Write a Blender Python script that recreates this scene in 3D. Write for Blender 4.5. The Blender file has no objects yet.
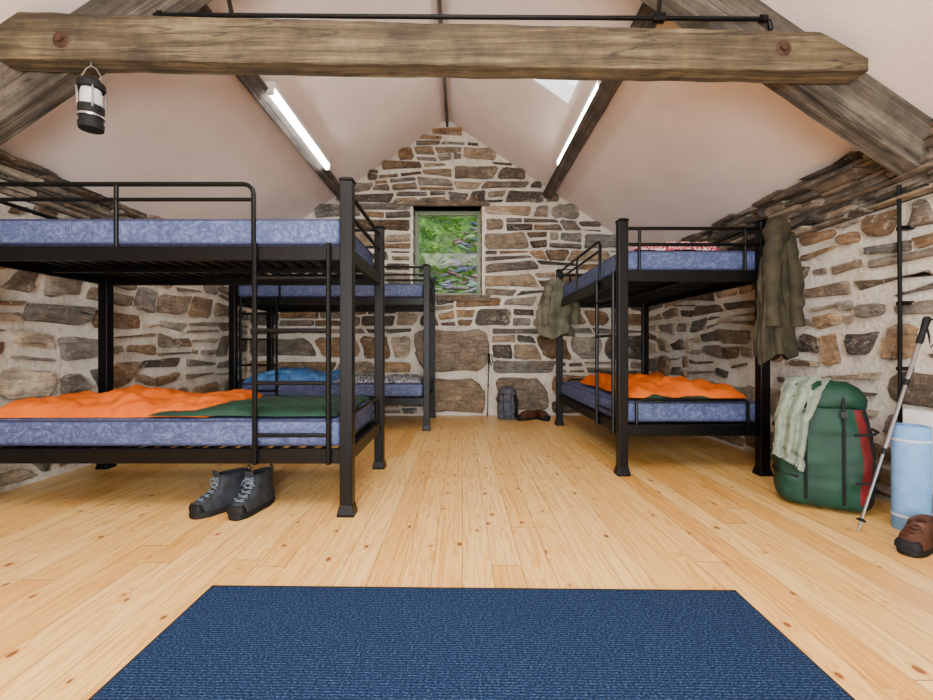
import bpy, math, random
from math import sin, cos, pi, radians, atan, sqrt, floor
from mathutils import Vector, noise, Matrix

SC = bpy.context.scene
COL = SC.collection
def lin(c):
    r = []
    for v in c[:3]:
        v = v/255.0
        r.append(v/12.92 if v <= 0.04045 else ((v+0.055)/1.055)**2.4)
    return tuple(r)
def L4(c): return (*lin(c), 1.0)
def nz(x, y=0.0, z=0.0): return noise.noise(Vector((x, y, z)))

# ------------------------------------------------------------------ materials
class NT:
    def __init__(s, name):
        s.m = bpy.data.materials.new(name); s.m.use_nodes = True
        s.t = s.m.node_tree; s.t.nodes.clear()
        s.out = s.t.nodes.new('ShaderNodeOutputMaterial')
    def n(s, typ, ins=None, **props):
        nd = s.t.nodes.new(typ)
        for k, v in props.items(): setattr(nd, k, v)
        for k, v in (ins or {}).items():
            if isinstance(v, bpy.types.NodeSocket): s.t.links.new(v, nd.inputs[k])
            else: nd.inputs[k].default_value = v
        return nd
    def math(s, op, a, b=0.0, c=0.0):
        return s.n('ShaderNodeMath', {0: a, 1: b, 2: c}, operation=op).outputs[0]
    def noise(s, vec, scale, detail=4, rough=0.55, dist=0.0):
        return s.n('ShaderNodeTexNoise', {'Vector': vec, 'Scale': scale, 'Detail': detail, 'Roughness': rough, 'Distortion': dist}).outputs[0]
    def ramp(s, fac, stops):
        nd = s.n('ShaderNodeValToRGB', {0: fac})
        cr = nd.color_ramp
        while len(cr.elements) < len(stops): cr.elements.new(0.5)
        for e, (p, c) in zip(cr.elements, stops):
            e.position = p; e.color = c if len(c) == 4 else (*c, 1)
        return nd.outputs[0]
    def mix(s, fac, a, b, mode='MIX'):
        nd = s.n('ShaderNodeMix', data_type='RGBA', blend_type=mode)
        for i, v in ((0, fac), (6, a), (7, b)):
            if isinstance(v, bpy.types.NodeSocket): s.t.links.new(v, nd.inputs[i])
            else: nd.inputs[i].default_value = v
        return nd.outputs[2]
    def obj(s): return s.n('ShaderNodeTexCoord').outputs['Object']
    def mapv(s, vec, scale=(1, 1, 1), loc=(0, 0, 0)):
        return s.n('ShaderNodeMapping', {'Vector': vec, 'Scale': scale, 'Location': loc}).outputs[0]
    def bump(s, h, strength=0.3, dist=0.01):
        return s.n('ShaderNodeBump', {'Height': h, 'Strength': strength, 'Distance': dist}).outputs[0]
    def bsdf(s, col, rough=0.6, **ins):
        d = {'Base Color': col, 'Roughness': rough}
        d.update(ins)
        b = s.n('ShaderNodeBsdfPrincipled', d)
        s.t.links.new(b.outputs[0], s.out.inputs[0]); return s.m

def simple(name, rgb, rough=0.6, metal=0.0, var=0.12, scale=30, bump=0.0, spec=None):
    t = NT(name); o = t.obj()
    nn = t.noise(o, scale)
    c = L4(rgb)
    dk = tuple(v*(1-var*2) for v in c[:3])+(1,)
    lt = tuple(min(1, v*(1+var)) for v in c[:3])+(1,)
    col = t.ramp(nn, [(0.3, dk), (0.7, lt)])
    ins = {'Metallic': metal}
    if bump: ins['Normal'] = t.bump(nn, bump, 0.005)
    if spec is not None: ins['Specular IOR Level'] = spec
    return t.bsdf(col, rough, **ins)

def m_stone():
    t = NT('rubble_stone'); o = t.obj()
    a = t.n('ShaderNodeAttribute', attribute_name='col').outputs['Color']
    n1 = t.noise(o, 6, 9, 0.72)
    n2 = t.noise(t.mapv(o, (4, 4, 22)), 1.6, 9, 0.75, 0.9)
    n3 = t.noise(o, 30, 6, 0.75)
    c = t.mix(1.0, a, t.ramp(n1, [(0.32, (0.5, 0.5, 0.51)), (0.5, (1.1, 1.09, 1.08)), (0.68, (1.8, 1.78, 1.72))]), 'MULTIPLY')
    c = t.mix(0.85, c, t.ramp(n2, [(0.32, (0.34, 0.33, 0.32)), (0.5, (1.0, 0.99, 0.97)), (0.7, (1.75, 1.68, 1.55))]), 'MULTIPLY')
    c = t.mix(t.ramp(t.noise(t.mapv(o, loc=(5, 3, 1)), 3.6, 6, 0.65), [(0.54, (0, 0, 0)), (0.68, (0.5, 0.5, 0.5))]), c, L4((162, 112, 66)))
    # lime smears over the stone faces
    c = t.mix(t.ramp(n3, [(0.55, (0, 0, 0)), (0.68, (0.65, 0.65, 0.65))]), c, L4((216, 205, 186)))
    c = t.mix(t.ramp(t.noise(t.mapv(o, (1, 1, 1.6), (9, 2, 4)), 5.5, 7, 0.7), [(0.58, (0, 0, 0)), (0.68, (0.55, 0.55, 0.55))]), c, L4((220, 210, 192)))
    h = t.math('ADD', t.math('MULTIPLY', n2, 1.6), t.math('ADD', t.math('MULTIPLY', n1, 1.3), t.math('MULTIPLY', n3, 0.7)))
    return t.bsdf(c, 0.75, Normal=t.bump(h, 1.0, 0.035))
def m_mortar():
    t = NT('lime_mortar'); o = t.obj()
    n1 = t.noise(o, 4, 5); n2 = t.noise(o, 34, 6, 0.75)
    c = t.ramp(n1, [(0.3, L4((214, 201, 181))), (0.55, L4((238, 230, 216))), (0.8, L4((246, 240, 230)))])
    c = t.mix(0.6, c, t.ramp(n2, [(0.34, (0.5, 0.46, 0.41)), (0.5, (1.0, 1.0, 1.0))]), 'MULTIPLY')
    return t.bsdf(c, 0.9, Normal=t.bump(t.math('ADD', n2, n1), 1.0, 0.03))
def m_plaster():
    t = NT('ceiling_plaster'); o = t.obj()
    n1 = t.noise(o, 0.9, 5, 0.6); n2 = t.noise(o, 60, 4)
    c = t.ramp(n1, [(0.3, L4((224, 205, 196))), (0.7, L4((243, 229, 222)))])
    return t.bsdf(c, 0.85, Normal=t.bump(t.math('ADD', t.math('MULTIPLY', n1, 6), n2), 0.15, 0.012))
def m_floor():
    t = NT('pine_boards'); o = t.obj()
    sp = t.n('ShaderNodeSeparateXYZ', {0: o}); x, y = sp.outputs[0], sp.outputs[1]
    W = 0.118
    q = t.math('DIVIDE', x, W); idx = t.math('FLOOR', q); fr = t.math('FRACT', q)
    r1 = t.n('ShaderNodeTexWhiteNoise', {'W': idx}, noise_dimensions='1D').outputs[0]
    yy = t.math('ADD', y, t.math('MULTIPLY', r1, 17.0))
    q2 = t.math('DIVIDE', yy, 4.3); id2 = t.math('FLOOR', q2); fr2 = t.math('FRACT', q2)
    r2 = t.n('ShaderNodeTexWhiteNoise', {'Vector': t.n('ShaderNodeCombineXYZ', {0: idx, 1: id2}).outputs[0]}, noise_dimensions='2D').outputs[0]
    v = t.n('ShaderNodeCombineXYZ', {0: x, 1: t.math('ADD', yy, t.math('MULTIPLY', id2, 3.3)), 2: t.math('MULTIPLY', idx, 3.7)}).outputs[0]
    # knots bend the grain around them
    vo = t.n('ShaderNodeTexVoronoi', {'Vector': t.mapv(v, (1.0, 0.62, 1.0)), 'Scale': 5.6}, feature='F1', voronoi_dimensions='2D')
    sc = t.n('ShaderNodeSeparateColor', {0: vo.outputs['Color']}); ks = sc.outputs[0]
    kd = t.math('ADD', vo.outputs['Distance'], t.math('MULTIPLY', t.math('SUBTRACT', t.noise(v, 45, 2), 0.5), 0.03))
    pres = t.math('GREATER_THAN', sc.outputs[1], 0.25)
    thr = t.math('ADD', 0.018, t.math('MULTIPLY', ks, 0.05))
    kk = t.math('SUBTRACT', thr, kd)
    g1 = t.noise(t.mapv(v, (15, 0.8, 1)), 1.0, 3, 0.5, 0.8)
    bend = t.math('MULTIPLY', t.math('MULTIPLY', t.math('POWER', 2.718, t.math('MULTIPLY', kd, -13.0)), 0.30), pres)
    rings = t.math('FRACT', t.math('MULTIPLY', t.math('ADD', g1, bend), 8.0))
    rg = t.ramp(rings, [(0.0, (1, 1, 1)), (0.45, (1.0, 0.96, 0.86)), (0.88, (0.80, 0.60, 0.35)), (1.0, (1, 1, 1))])
    fine = t.noise(t.mapv(v, (160, 3, 1)), 1.0, 3)
    base = t.ramp(r2, [(0.0, L4((224, 170, 90))), (0.3, L4((236, 190, 112))), (0.65, L4((242, 203, 132))), (1.0, L4((230, 180, 102)))])
    c = t.mix(0.85, base, rg, 'MULTIPLY')
    c = t.mix(0.5, c, t.ramp(fine, [(0.3, (0.74, 0.63, 0.48)), (0.6, (1.05, 1.05, 1.05))]), 'MULTIPLY')
    kin = t.math('MULTIPLY', t.ramp(t.math('MULTIPLY', kk, 60), [(0.0, (0, 0, 0)), (0.6, (0.85, 0.85, 0.85))]), pres)
    hal = t.math('MULTIPLY', t.ramp(t.math('ADD', t.math('MULTIPLY', kk, 10), 0.7), [(0.0, (0, 0, 0)), (1, (0.65, 0.65, 0.65))]), pres)
    c = t.mix(hal, c, L4((198, 122, 52)))
    c = t.mix(kin, c, L4((120, 62, 24)))
    seam = t.math('MAXIMUM', t.math('LESS_THAN', fr, 0.024), t.math('LESS_THAN', fr2, 0.001))
    c = t.mix(t.math('MULTIPLY', seam, 0.75), c, L4((110, 70, 32)))
    hb = t.math('SUBTRACT', t.math('MULTIPLY', fine, 0.15), seam)
    return t.bsdf(c, t.math('ADD', 0.22, t.math('MULTIPLY', fine, 0.2)), Normal=t.bump(hb, 0.35, 0.004))
def m_wood(name, cd, cm, cl, axis=(1.3, 30, 30)):
    t = NT(name); o = t.obj()
    g = t.noise(t.mapv(o, axis), 1.0, 8, 0.7, 0.35)
    g2 = t.noise(t.mapv(o, (axis[0]*2.5, axis[1]*4, axis[2]*4)), 1.0, 4, 0.7)
    b = t.noise(o, 3.6, 7, 0.7)
    c = t.ramp(g, [(0.28, L4(cd)), (0.5, L4(cm)), (0.72, L4(cl))])
    c = t.mix(0.9, c, t.ramp(b, [(0.34, (0.34, 0.33, 0.32)), (0.52, (0.88, 0.87, 0.86)), (0.68, (1.5, 1.5, 1.5))]), 'MULTIPLY')
    c = t.mix(0.55, c, t.ramp(g2, [(0.35, (0.45, 0.43, 0.4)), (0.55, (1.1, 1.1, 1.1))]), 'MULTIPLY')
    ck = t.noise(t.mapv(o, (0.7, 12, 12), (3, 1, 2)), 1.0, 3, 0.5, 0.3)
    ckm = t.ramp(t.math('ABSOLUTE', t.math('SUBTRACT', ck, 0.5)), [(0.0, (0.85, 0.85, 0.85)), (0.014, (0, 0, 0))])
    c = t.mix(ckm, c, L4((28, 22, 18)))
    return t.bsdf(c, 0.8, Normal=t.bump(t.math('ADD', t.math('ADD', g, g2), t.math('MULTIPLY', b, 0.6)), 0.9, 0.018))
def m_rug():
    t = NT('ribbed_blue_rug'); o = t.obj()
    sp = t.n('ShaderNodeSeparateXYZ', {0: o})
    w = t.math('PINGPONG', t.math('MULTIPLY', t.math('ADD', sp.outputs[1], t.math('MULTIPLY', t.noise(t.mapv(o, (8, 8, 1)), 1.0, 2), 0.006)), 105.0), 0.5)
    nn = t.noise(t.mapv(o, (130, 240, 1)), 1.0, 3, 0.75)
    f = t.math('ADD', t.math('MULTIPLY', w, 0.28), t.math('MULTIPLY', nn, 1.0))
    c = t.ramp(f, [(0.36, L4((3, 8, 20))), (0.58, L4((16, 34, 64))), (0.86, L4((82, 110, 150)))])
    big = t.noise(o, 1.3, 3)
    c = t.mix(0.4, c, t.ramp(big, [(0.3, (0.8, 0.82, 0.84)), (0.7, (1.12, 1.1, 1.08))]), 'MULTIPLY')
    return t.bsdf(c, 0.95, Normal=t.bump(f, 0.6, 0.006), **{'Specular IOR Level': 0.15})
def m_mattress():
    t = NT('mattress_fabric'); o = t.obj()
    d = t.noise(o, 8, 3, 0.5, 1.8)
    f = t.noise(t.mapv(o, (1, 1, 1.4)), 20, 3, 0.6, 2.5)
    f2 = t.math('ABSOLUTE', t.math('SUBTRACT', t.math('FRACT', t.math('MULTIPLY', d, 5)), 0.5))
    c = t.ramp(t.math('ADD', t.math('MULTIPLY', f, 0.7), t.math('MULTIPLY', f2, 0.4)), [(0.3, L4((46, 55, 92))), (0.46, L4((64, 76, 116))), (0.66, L4((96, 108, 144)))])
    return t.bsdf(c, 0.7, Normal=t.bump(f, 0.2, 0.004))
def m_cloth(name, c1, c2, scale=8, rough=0.75, patt=0.0, c3=None, spec=0.3):
    t = NT(name); o = t.obj()
    a = t.noise(o, scale, 4, 0.6)
    c = t.ramp(a, [(0.3, L4(c1)), (0.7, L4(c2))])
    if c3:
        v = t.noise(o, 26, 2, 0.5, 3.0)
        c = t.mix(t.ramp(v, [(0.5, (0, 0, 0)), (0.54, (1, 1, 1))]), c, L4(c3))
    fb = t.noise(o, 300, 2)
    return t.bsdf(c, rough, Normal=t.bump(t.math('ADD', a, t.math('MULTIPLY', fb, 0.3)), 0.3, 0.006), **{'Specular IOR Level': spec})
def m_emit(name, col, s):
    t = NT(name)
    e = t.n('ShaderNodeEmission', {'Color': (*col, 1), 'Strength': s})
    t.t.links.new(e.outputs[0], t.out.inputs[0]); return t.m
def m_glass():
    t = NT('window_glass')
    g = t.n('ShaderNodeBsdfGlossy', {'Roughness': 0.02}); tr = t.n('ShaderNodeBsdfTransparent')
    mx = t.n('ShaderNodeMixShader', {0: 0.008, 1: tr.outputs[0], 2: g.outputs[0]})
    t.t.links.new(mx.outputs[0], t.out.inputs[0]); return t.m
def m_bank():
    t = NT('hillside_ground'); o = t.obj()
    a = t.noise(o, 5, 6, 0.7, 1.0)
    c = t.ramp(a, [(0.3, L4((14, 30, 10))), (0.5, L4((60, 96, 34))), (0.7, L4((120, 155, 60)))])
    return t.bsdf(c, 0.9, Normal=t.bump(a, 1, 0.05))

M = {}
M['stone'] = m_stone(); M['mortar'] = m_mortar(); M['plaster'] = m_plaster(); M['floor'] = m_floor()
M['beam'] = m_wood('old_oak', (48, 40, 26), (90, 77, 53), (138, 123, 92))
M['rafter'] = m_wood('weathered_rafter', (50, 44, 38), (92, 84, 73), (136, 126, 112))
M['purlin'] = m_wood('dark_purlin', (52, 45, 39), (88, 79, 70), (124, 113, 102))
M['rug'] = m_rug(); M['rugedge'] = simple('rug_edging', (12, 16, 26), 0.8)
M['mat'] = m_mattress(); M['piping'] = simple('mattress_piping', (38, 43, 72), 0.7)
M['black'] = simple('black_powdercoat', (3, 3, 4), 0.4, 0.0, 0.05, 200, 0.0, 0.22)
M['iron'] = simple('rusty_iron', (74, 52, 38), 0.7, 0.5, 0.25, 60, 0.4)
M['orange'] = m_cloth('orange_nylon', (184, 76, 0), (210, 97, 0), 6, 0.7, spec=.15)
M['green'] = m_cloth('dark_green_nylon', (20, 46, 34), (36, 68, 52), 6, 0.55)
M['blue'] = m_cloth('blue_nylon', (30, 76, 140), (90, 145, 195), 9, 0.5)
M['redpat'] = m_cloth('red_patterned_cloth', (150, 5, 45), (185, 20, 65), 8, 0.8, 0, (240, 220, 225))
M['bwpat'] = m_cloth('patterned_cloth', (30, 30, 36), (60, 60, 70), 8, 0.8, 0, (185, 185, 195))
M['olive'] = m_cloth('olive_canvas', (30, 28, 19), (64, 59, 43), 9, 0.85)
M['khaki'] = m_cloth('khaki_canvas', (62, 61, 50), (108, 107, 90), 9, 0.85)
M['scarf'] = m_cloth('knit_scarf', (88, 102, 88), (140, 152, 134), 24, 0.95)
M['packg'] = m_cloth('pack_green', (4, 38, 28), (12, 60, 44), 7, 0.6)
M['packr'] = m_cloth('pack_red', (74, 8, 12), (104, 18, 20), 7, 0.6)
M['packk'] = m_cloth('pack_black', (8, 14, 13), (20, 27, 27), 12, 0.6)
M['packgrey'] = m_cloth('pack_grey', (48, 50, 58), (84, 86, 96), 12, 0.7)
M['foam'] = m_cloth('blue_foam', (98, 140, 190), (118, 158, 204), 14, 0.95, spec=.1)
M['strap'] = simple('white_strap', (190, 198, 210), 0.8)
M['white'] = simple('white_enamel', (232, 232, 230), 0.35, 0, 0.02)
M['chrome'] = simple('brushed_metal', (190, 190, 194), 0.28, 1.0, 0.05)
M['bootu'] = m_cloth('boot_nubuck', (20, 23, 27), (44, 48, 54), 22, 0.85)
M['bootk'] = simple('boot_rubber', (10, 11, 13), 0.7, spec=.3)
M['lace'] = simple('boot_lace', (84, 94, 108), 0.8)
M['brown'] = m_cloth('brown_leather', (44, 24, 16), (82, 48, 32), 18, 0.55)
M['wframe'] = simple('green_window_frame', (120, 132, 106), 0.5)
M['glass'] = m_glass(); M['bank'] = m_bank()
M['leaf'] = m_cloth('fern_leaf', (50, 100, 24), (140, 184, 70), 7, 0.7)
M['tube'] = m_emit('fluorescent_tube', (1.0, 0.97, 0.93), 52)
M['frost'] = simple('lantern_globe', (190, 195, 195), 0.15)
M['dark'] = simple('dark_joint', (44, 36, 30), 0.95)

# ------------------------------------------------------------------ mesh builder
class MB:
    def __init__(s): s.v = []; s.f = []; s.mi = []; s.c = []; s.col = (1, 1, 1)
    def av(s, p): s.v.append(tuple(p)); s.c.append(s.col); return len(s.v)-1
    def af(s, idx, m=0): s.f.append(tuple(idx)); s.mi.append(m)
    def box(s, a, b, m=0):
        x0, y0, z0 = a; x1, y1, z1 = b
        i = [s.av(p) for p in ((x0,y0,z0),(x1,y0,z0),(x1,y1,z0),(x0,y1,z0),(x0,y0,z1),(x1,y0,z1),(x1,y1,z1),(x0,y1,z1))]
        for q in ((0,3,2,1),(4,5,6,7),(0,1,5,4),(1,2,6,5),(2,3,7,6),(3,0,4,7)): s.af([i[k] for k in q], m)
    def loft(s, rings, m=0, cap0=True, cap1=True):
        R = [[s.av(p) for p in r] for r in rings]; n = len(R[0])
        for a, b in zip(R, R[1:]):
            for k in range(n): s.af((a[k], a[(k+1) % n], b[(k+1) % n], b[k]), m)
        if cap0: s.af(R[0][::-1], m)
        if cap1: s.af(R[-1], m)
    def tube(s, pts, r, m=0, n=10, rs=None):
        pts = [Vector(p) for p in pts]; rings = []
        ref = None
        for i, p in enumerate(pts):
            d = (pts[min(i+1, len(pts)-1)]-pts[max(i-1, 0)]).normalized()
            if ref is None: ref = Vector((0, 0, 1)) if abs(d.z) < 0.9 else Vector((1, 0, 0))
            a = (ref - d*ref.dot(d)).normalized(); b = d.cross(a); ref = a
            rr = rs[i] if rs else r
            rings.append([p+a*cos(2*pi*k/n)*rr+b*sin(2*pi*k/n)*rr for k in range(n)])
        s.loft(rings, m)
    def lathe(s, c, prof, m=0, n=28):
        s.loft([[(c[0]+r*cos(2*pi*k/n), c[1]+r*sin(2*pi*k/n), c[2]+z) for k in range(n)] for r, z in prof], m)
    def prism(s, poly, y0, y1, m=0):   # poly in xz, extruded along y
        a = [s.av((x, y0, z)) for x, z in poly]; b = [s.av((x, y1, z)) for x, z in poly]; n = len(poly)
        s.af(a, m); s.af(b[::-1], m)
        for k in range(n): s.af((a[k], b[k], b[(k+1) % n], a[(k+1) % n]), m)
    def grid(s, nu, nv, fn, m=0):
        I = [[s.av(fn(i/nu, j/nv)) for j in range(nv+1)] for i in range(nu+1)]
        for i in range(nu):
            for j in range(nv): s.af((I[i][j], I[i+1][j], I[i+1][j+1], I[i][j+1]), m)
    def obj(s, name, mats, parent=None, smooth=35, bevel=0, seg=2, solid=0, sub=0, loc=None, rot=None, recalc=True):
        me = bpy.data.meshes.new(name); me.from_pydata(s.v, [], s.f); 
        for k in mats: me.materials.append(M[k])
        me.polygons.foreach_set('material_index', s.mi)
        at = me.color_attributes.new('col', 'FLOAT_COLOR', 'POINT')
        at.data.foreach_set('color', [x for c in s.c for x in (*c, 1.0)])
        if recalc:
            import bmesh
            bm = bmesh.new(); bm.from_mesh(me); bmesh.ops.recalc_face_normals(bm, faces=bm.faces); bm.to_mesh(me); bm.free()
        if smooth:
            me.polygons.foreach_set('use_smooth', [True]*len(me.polygons))
            try: me.set_sharp_from_angle(angle=radians(smooth))
            except Exception: pass
        me.update()
        o = bpy.data.objects.new(name, me); COL.objects.link(o)
        if bevel:
            b = o.modifiers.new('bevel', 'BEVEL'); b.width = bevel; b.segments = seg; b.limit_method = 'ANGLE'
        if solid:
            b = o.modifiers.new('solid', 'SOLIDIFY'); b.thickness = solid; b.offset = 0
        if sub:
            b = o.modifiers.new('sub', 'SUBSURF'); b.levels = sub; b.render_levels = sub
        if parent: o.parent = parent
        if loc: o.location = loc
        if rot: o.rotation_euler = rot
        return o
def empty(name, loc=(0, 0, 0), rot=(0, 0, 0)):
    e = bpy.data.objects.new(name, None); e.location = loc; e.rotation_euler = rot; e.empty_display_size = 0.1
    COL.objects.link(e); return e
def sgp(v, e): return (abs(v)**e)*(1 if v >= 0 else -1)
def ering(cx, cy, z, rx, ry, n=28, e=0.6, rot=0):
    o = []
    for k in range(n):
        t = 2*pi*k/n; x = rx*sgp(cos(t), e); y = ry*sgp(sin(t), e)
        o.append((cx+x*cos(rot)-y*sin(rot), cy+x*sin(rot)+y*cos(rot), z))
    return o

# ------------------------------------------------------------------ room dims
XL, XR, YB, YF = -2.77, 2.40, 5.75, -1.8
RX, RZ, SL = -0.19, 3.82, 0.685
T = 0.45
def cz(x): return RZ - SL*abs(x-RX)
ANG = atan(SL)

PAL = [(150, 134, 114), (126, 116, 104), (172, 154, 130), (104, 97, 90), (146, 116, 86), (86, 79, 73), (186, 170, 148), (134, 127, 118), (120, 98, 76), (160, 132, 100), (118, 115, 112), (154, 146, 134), (96, 84, 72)]
SPAL = [(120, 107, 94), (146, 131, 115), (96, 85, 76), (168, 153, 134), (128, 110, 90), (184, 171, 150), (74, 65, 58)]
def masonry(mb, segs, v0, v1, P, rng, hr, wr, gap, dr, pal, mi, split=0.22, amp=0.035, simple_=False):
    """random rubble: wandering bed joints, slanted perpends, chamfered irregular stones"""
    v = v0; row = 0; seed = rng.random()*100
    def nb(i, u): return amp*(nz(u*1.1, i*7.13+seed, 3.1)+.7*nz(u*3.6, i*3.7+seed, 8.1)) if i else 0.0
    def stone(A, B, C, D):       # corners: bl, br, tr, tl in (u,v)
        cu = (A[0]+B[0]+C[0]+D[0])/4; cv = (A[1]+B[1]+C[1]+D[1])/4
        hw = (B[0]-A[0]+C[0]-D[0])/4; hh = (D[1]-A[1]+C[1]-B[1])/4
        if hw < 0.015 or hh < 0.004: return
        m_ = min(hw, hh)
        c = lin(rng.choice(pal)); k = rng.uniform(0.65, 1.3); mb.col = tuple(x*k for x in c)
        d = rng.uniform(*dr)
        pts = []
        cs = (A, B, C, D)
        for i in range(4):
            p = Vector(cs[i]); a = Vector(cs[i-1])-p; b = Vector(cs[(i+1) % 4])-p
            ra = rng.uniform(.1, .9)*m_; rb = rng.uniform(.1, .9)*m_
            if rng.random() < .35: ra *= 1.6; rb *= .8
            pa = p+a.normalized()*min(ra, a.length*.45); pb = p+b.normalized()*min(rb, b.length*.45)
            mid = (pa+pb)/2+(p-(pa+pb)/2)*rng.uniform(.1, .5)
            if simple_: pts += [pa, pb]
            else:
                nrm = Vector((-b.y, b.x)).normalized()
                q1 = p+b*rng.uniform(.3, .42)+nrm*rng.uniform(-.05, .16)*m_
                q2 = p+b*rng.uniform(.58, .7)+nrm*rng.uniform(-.05, .16)*m_
                if b.length*.3 > rb: pts += [pa, mid, pb, q1, q2]
                else: pts += [pa, mid, pb, (pb*2+q2)/3, q2]
        rings = []; tilt = rng.uniform(-0.4, 0.4); tu = rng.uniform(-.4, .4)
        ce = Vector((cu, cv))
        for ins, dd in ((0, -0.02), (0.0, d*0.55), (.09, d*0.92), (.40, d*1.02)):
            r = []
            for p in pts:
                o_ = p-ce
                fx = max(0.25, 1-ins*m_/hw); fy = max(.25, 1-ins*m_/hh)
                uu = cu+o_.x*fx; vv = cv+o_.y*fy
                r.append(P(uu, vv, dd*(1+tilt*o_.y/hh*.7+tu*o_.x/hw*.7) + (rng.uniform(-1, 1)*0.2*d if dd > 0 else 0)))
            rings.append(r)
        mb.loft(rings, mi, cap0=False)
        mb.col = (1, 1, 1)
    def blk(ul, sl, ur, sr, row, va, vt, f0, f1, g):
        def vv(u, f):
            lo = va+nb(row, u); hi = vt+nb(row+1, u); return lo+(hi-lo)*f
        def pt(u, s_, f, du, dv):
            uu = u+s_*(f-.5)+du; return (uu, vv(uu, f)+dv)
        stone(pt(ul, sl, f0, g, g), pt(ur, sr, f0, -g, g), pt(ur, sr, f1, -g, -g), pt(ul, sl, f1, g, -g))
    while v < v1-0.01:
        h0, h1 = hr(v) if callable(hr) else hr
        w0, w1 = wr(v) if callable(wr) else wr
        h = min(rng.uniform(h0, h1), v1-v)
        if v1-(v+h) < h0*0.6: h = v1-v
        for (a, b) in segs(v+h*0.5):
            u = a; sl = 0.0
            while u < b-0.02:
                w = rng.uniform(w0, w1)
                if rng.random() < 0.22: w *= 0.55
                ub = u+w
                if b-ub < w0*0.6: ub = b; sr = 0
                else: sr = rng.uniform(-.6, .6)*min(h, w*.6)
                g = gap*rng.uniform(0.5, 1.35)/2
                if not simple_ and rng.random() < split and h > .11:
                    fm = rng.uniform(.3, .7)
                    for (f0, f1) in ((0, fm), (fm, 1)):
                        if rng.random() < .5 and w > .34:
                            um = u+w*rng.uniform(.3, .7)
                            blk(u, sl, um, 0, row, v, v+h, f0, f1, g*.8); blk(um, 0, ub, sr, row, v, v+h, f0, f1, g*.8)
                        else: blk(u, sl, ub, sr, row, v, v+h, f0, f1, g*.8)
                else: blk(u, sl, ub, sr, row, v, v+h, 0, 1, g)
                u = ub; sl = sr
        v += h; row += 1

# ------------------------------------------------------------------ shell
mb = MB(); mb.box((XL-T, YF-T, -0.15), (XR+T, YB+T, 0)); mb.obj('floor', ['floor'], smooth=0)

WL, WR, WB, WT = -0.635, 0.26, 1.55, 2.70
rng = random.Random(29)
# back wall
mb = MB()
mb.prism([(XL-T, 0), (WL, 0), (WL, cz(WL)), (XL-T, cz(XL-T))], YB, YB+T)
mb.prism([(WR, 0), (XR+T, 0), (XR+T, cz(XR+T)), (WR, cz(WR))], YB, YB+T)
mb.prism([(WL, 0), (WR, 0), (WR, WB), (WL, WB)], YB, YB+T)
mb.prism([(WL, WT), (WR, WT), (WR, cz(WR)), (RX, RZ), (WL, cz(WL))], YB, YB+T)
# big boulders low in the gable, drawn as (u0,u1,v0,v1)
BIG = [(-0.62, 0.36, 0.56, 1.12), (0.42, 1.12, 0.03, 0.50), (-0.55, 0.30, 0.03, 0.50)]
def segs(v):
    a = max(XL+0.02, RX-(RZ-v)/SL); b = min(XR-0.02, RX+(RZ-v)/SL)
    if WB-0.09 < v < WT+0.1: 
        return [(a, WL-0.02), (WR+0.02, b)]
    if v < 0.53: return [(a, -0.57), (1.14, b)]
    if v < 1.14: return [(a, -0.64), (0.38, b)]
    return [(a, b)]
PB = lambda u, v, d: (u, YB-d, v)
masonry(mb, segs, 0.01, 0.53, PB, rng, (0.16, 0.28), (0.34, 0.9), 0.046, (0.02, 0.08), PAL, 1, split=.35, amp=.04)
masonry(mb, segs, 0.53, 1.14, PB, rng, (0.16, 0.32), (0.34, 0.9), 0.046, (0.02, 0.08), PAL, 1, split=.35, amp=.05)
masonry(mb, segs, 1.14, 3.74, PB, rng, (0.10, 0.23), (0.22, 0.80), 0.048, (0.02, 0.08), PAL, 1, split=.42, amp=.06)
for (u0, u1, v0, v1) in BIG:
    masonry(mb, lambda v, u0=u0, u1=u1: [(u0, u1)], v0, v1, PB, rng, (v1-v0, v1-v0), (u1-u0, u1-u0+.5), 0.02, (0.07, 0.10), [(160, 140, 114), (150, 136, 118)], 1, split=0, amp=.03)
for (z0, z1, d0) in ((WT, WT+0.07, 0.05), (WB-0.075, WB, 0.05)):
    mb.col = lin((120, 106, 92)); mb.box((WL-0.12, YB-d0, z0), (WR+0.1, YB+0.2, z1), 1); mb.col = (1, 1, 1)
for side, x in ((1, WL), (-1, WR)):
    masonry(mb, lambda v: [(YB+0.0, YB+0.2)], WB, WT, lambda u, v, d, x=x, side=side: (x+side*d, u, v), rng, (0.1, 0.2), (0.2, 0.3), 0.03, (0.005, 0.015), PAL, 1, split=0)
mb.obj('wall_back', ['mortar', 'stone'], smooth=35, recalc=False)
# side walls
def sidewall(name, X, sgn, zs):
    mb = MB()
    mb.prism([(X, 0), (X+sgn*T, 0), (X+sgn*T, cz(X+sgn*T)), (X, cz(X))], YF-T, YB)
    r = random.Random(5 if sgn > 0 else 8)
    masonry(mb, lambda v: [(YF+0.02, YB-0.03)], 0.01, zs, lambda u, v, d: (X-sgn*d, u, v), r, (0.12, 0.27), (0.18, 0.6), 0.078, (0.015, 0.055), PAL, 1, split=.4, amp=.085)
    mb.box((min(X-sgn*0.008, X), YF+0.01, zs), (max(X-sgn*0.008, X), YB-0.01, cz(X)-0.01), 2)
    masonry(mb, lambda v: [(YF+0.02, YB-0.03)], zs, cz(X)-0.015, lambda u, v, d: (X-sgn*d, u, v), r, (0.024, 0.05), (0.14, 0.46), 0.008, (0.015, 0.10), SPAL, 1, split=0, amp=0.018, simple_=True)
    mb.obj(name, ['mortar', 'stone', 'dark'], smooth=35, recalc=False)
sidewall('wall_right', XR, 1, 1.66)
sidewall('wall_left', XL, -1, 1.80)
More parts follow.
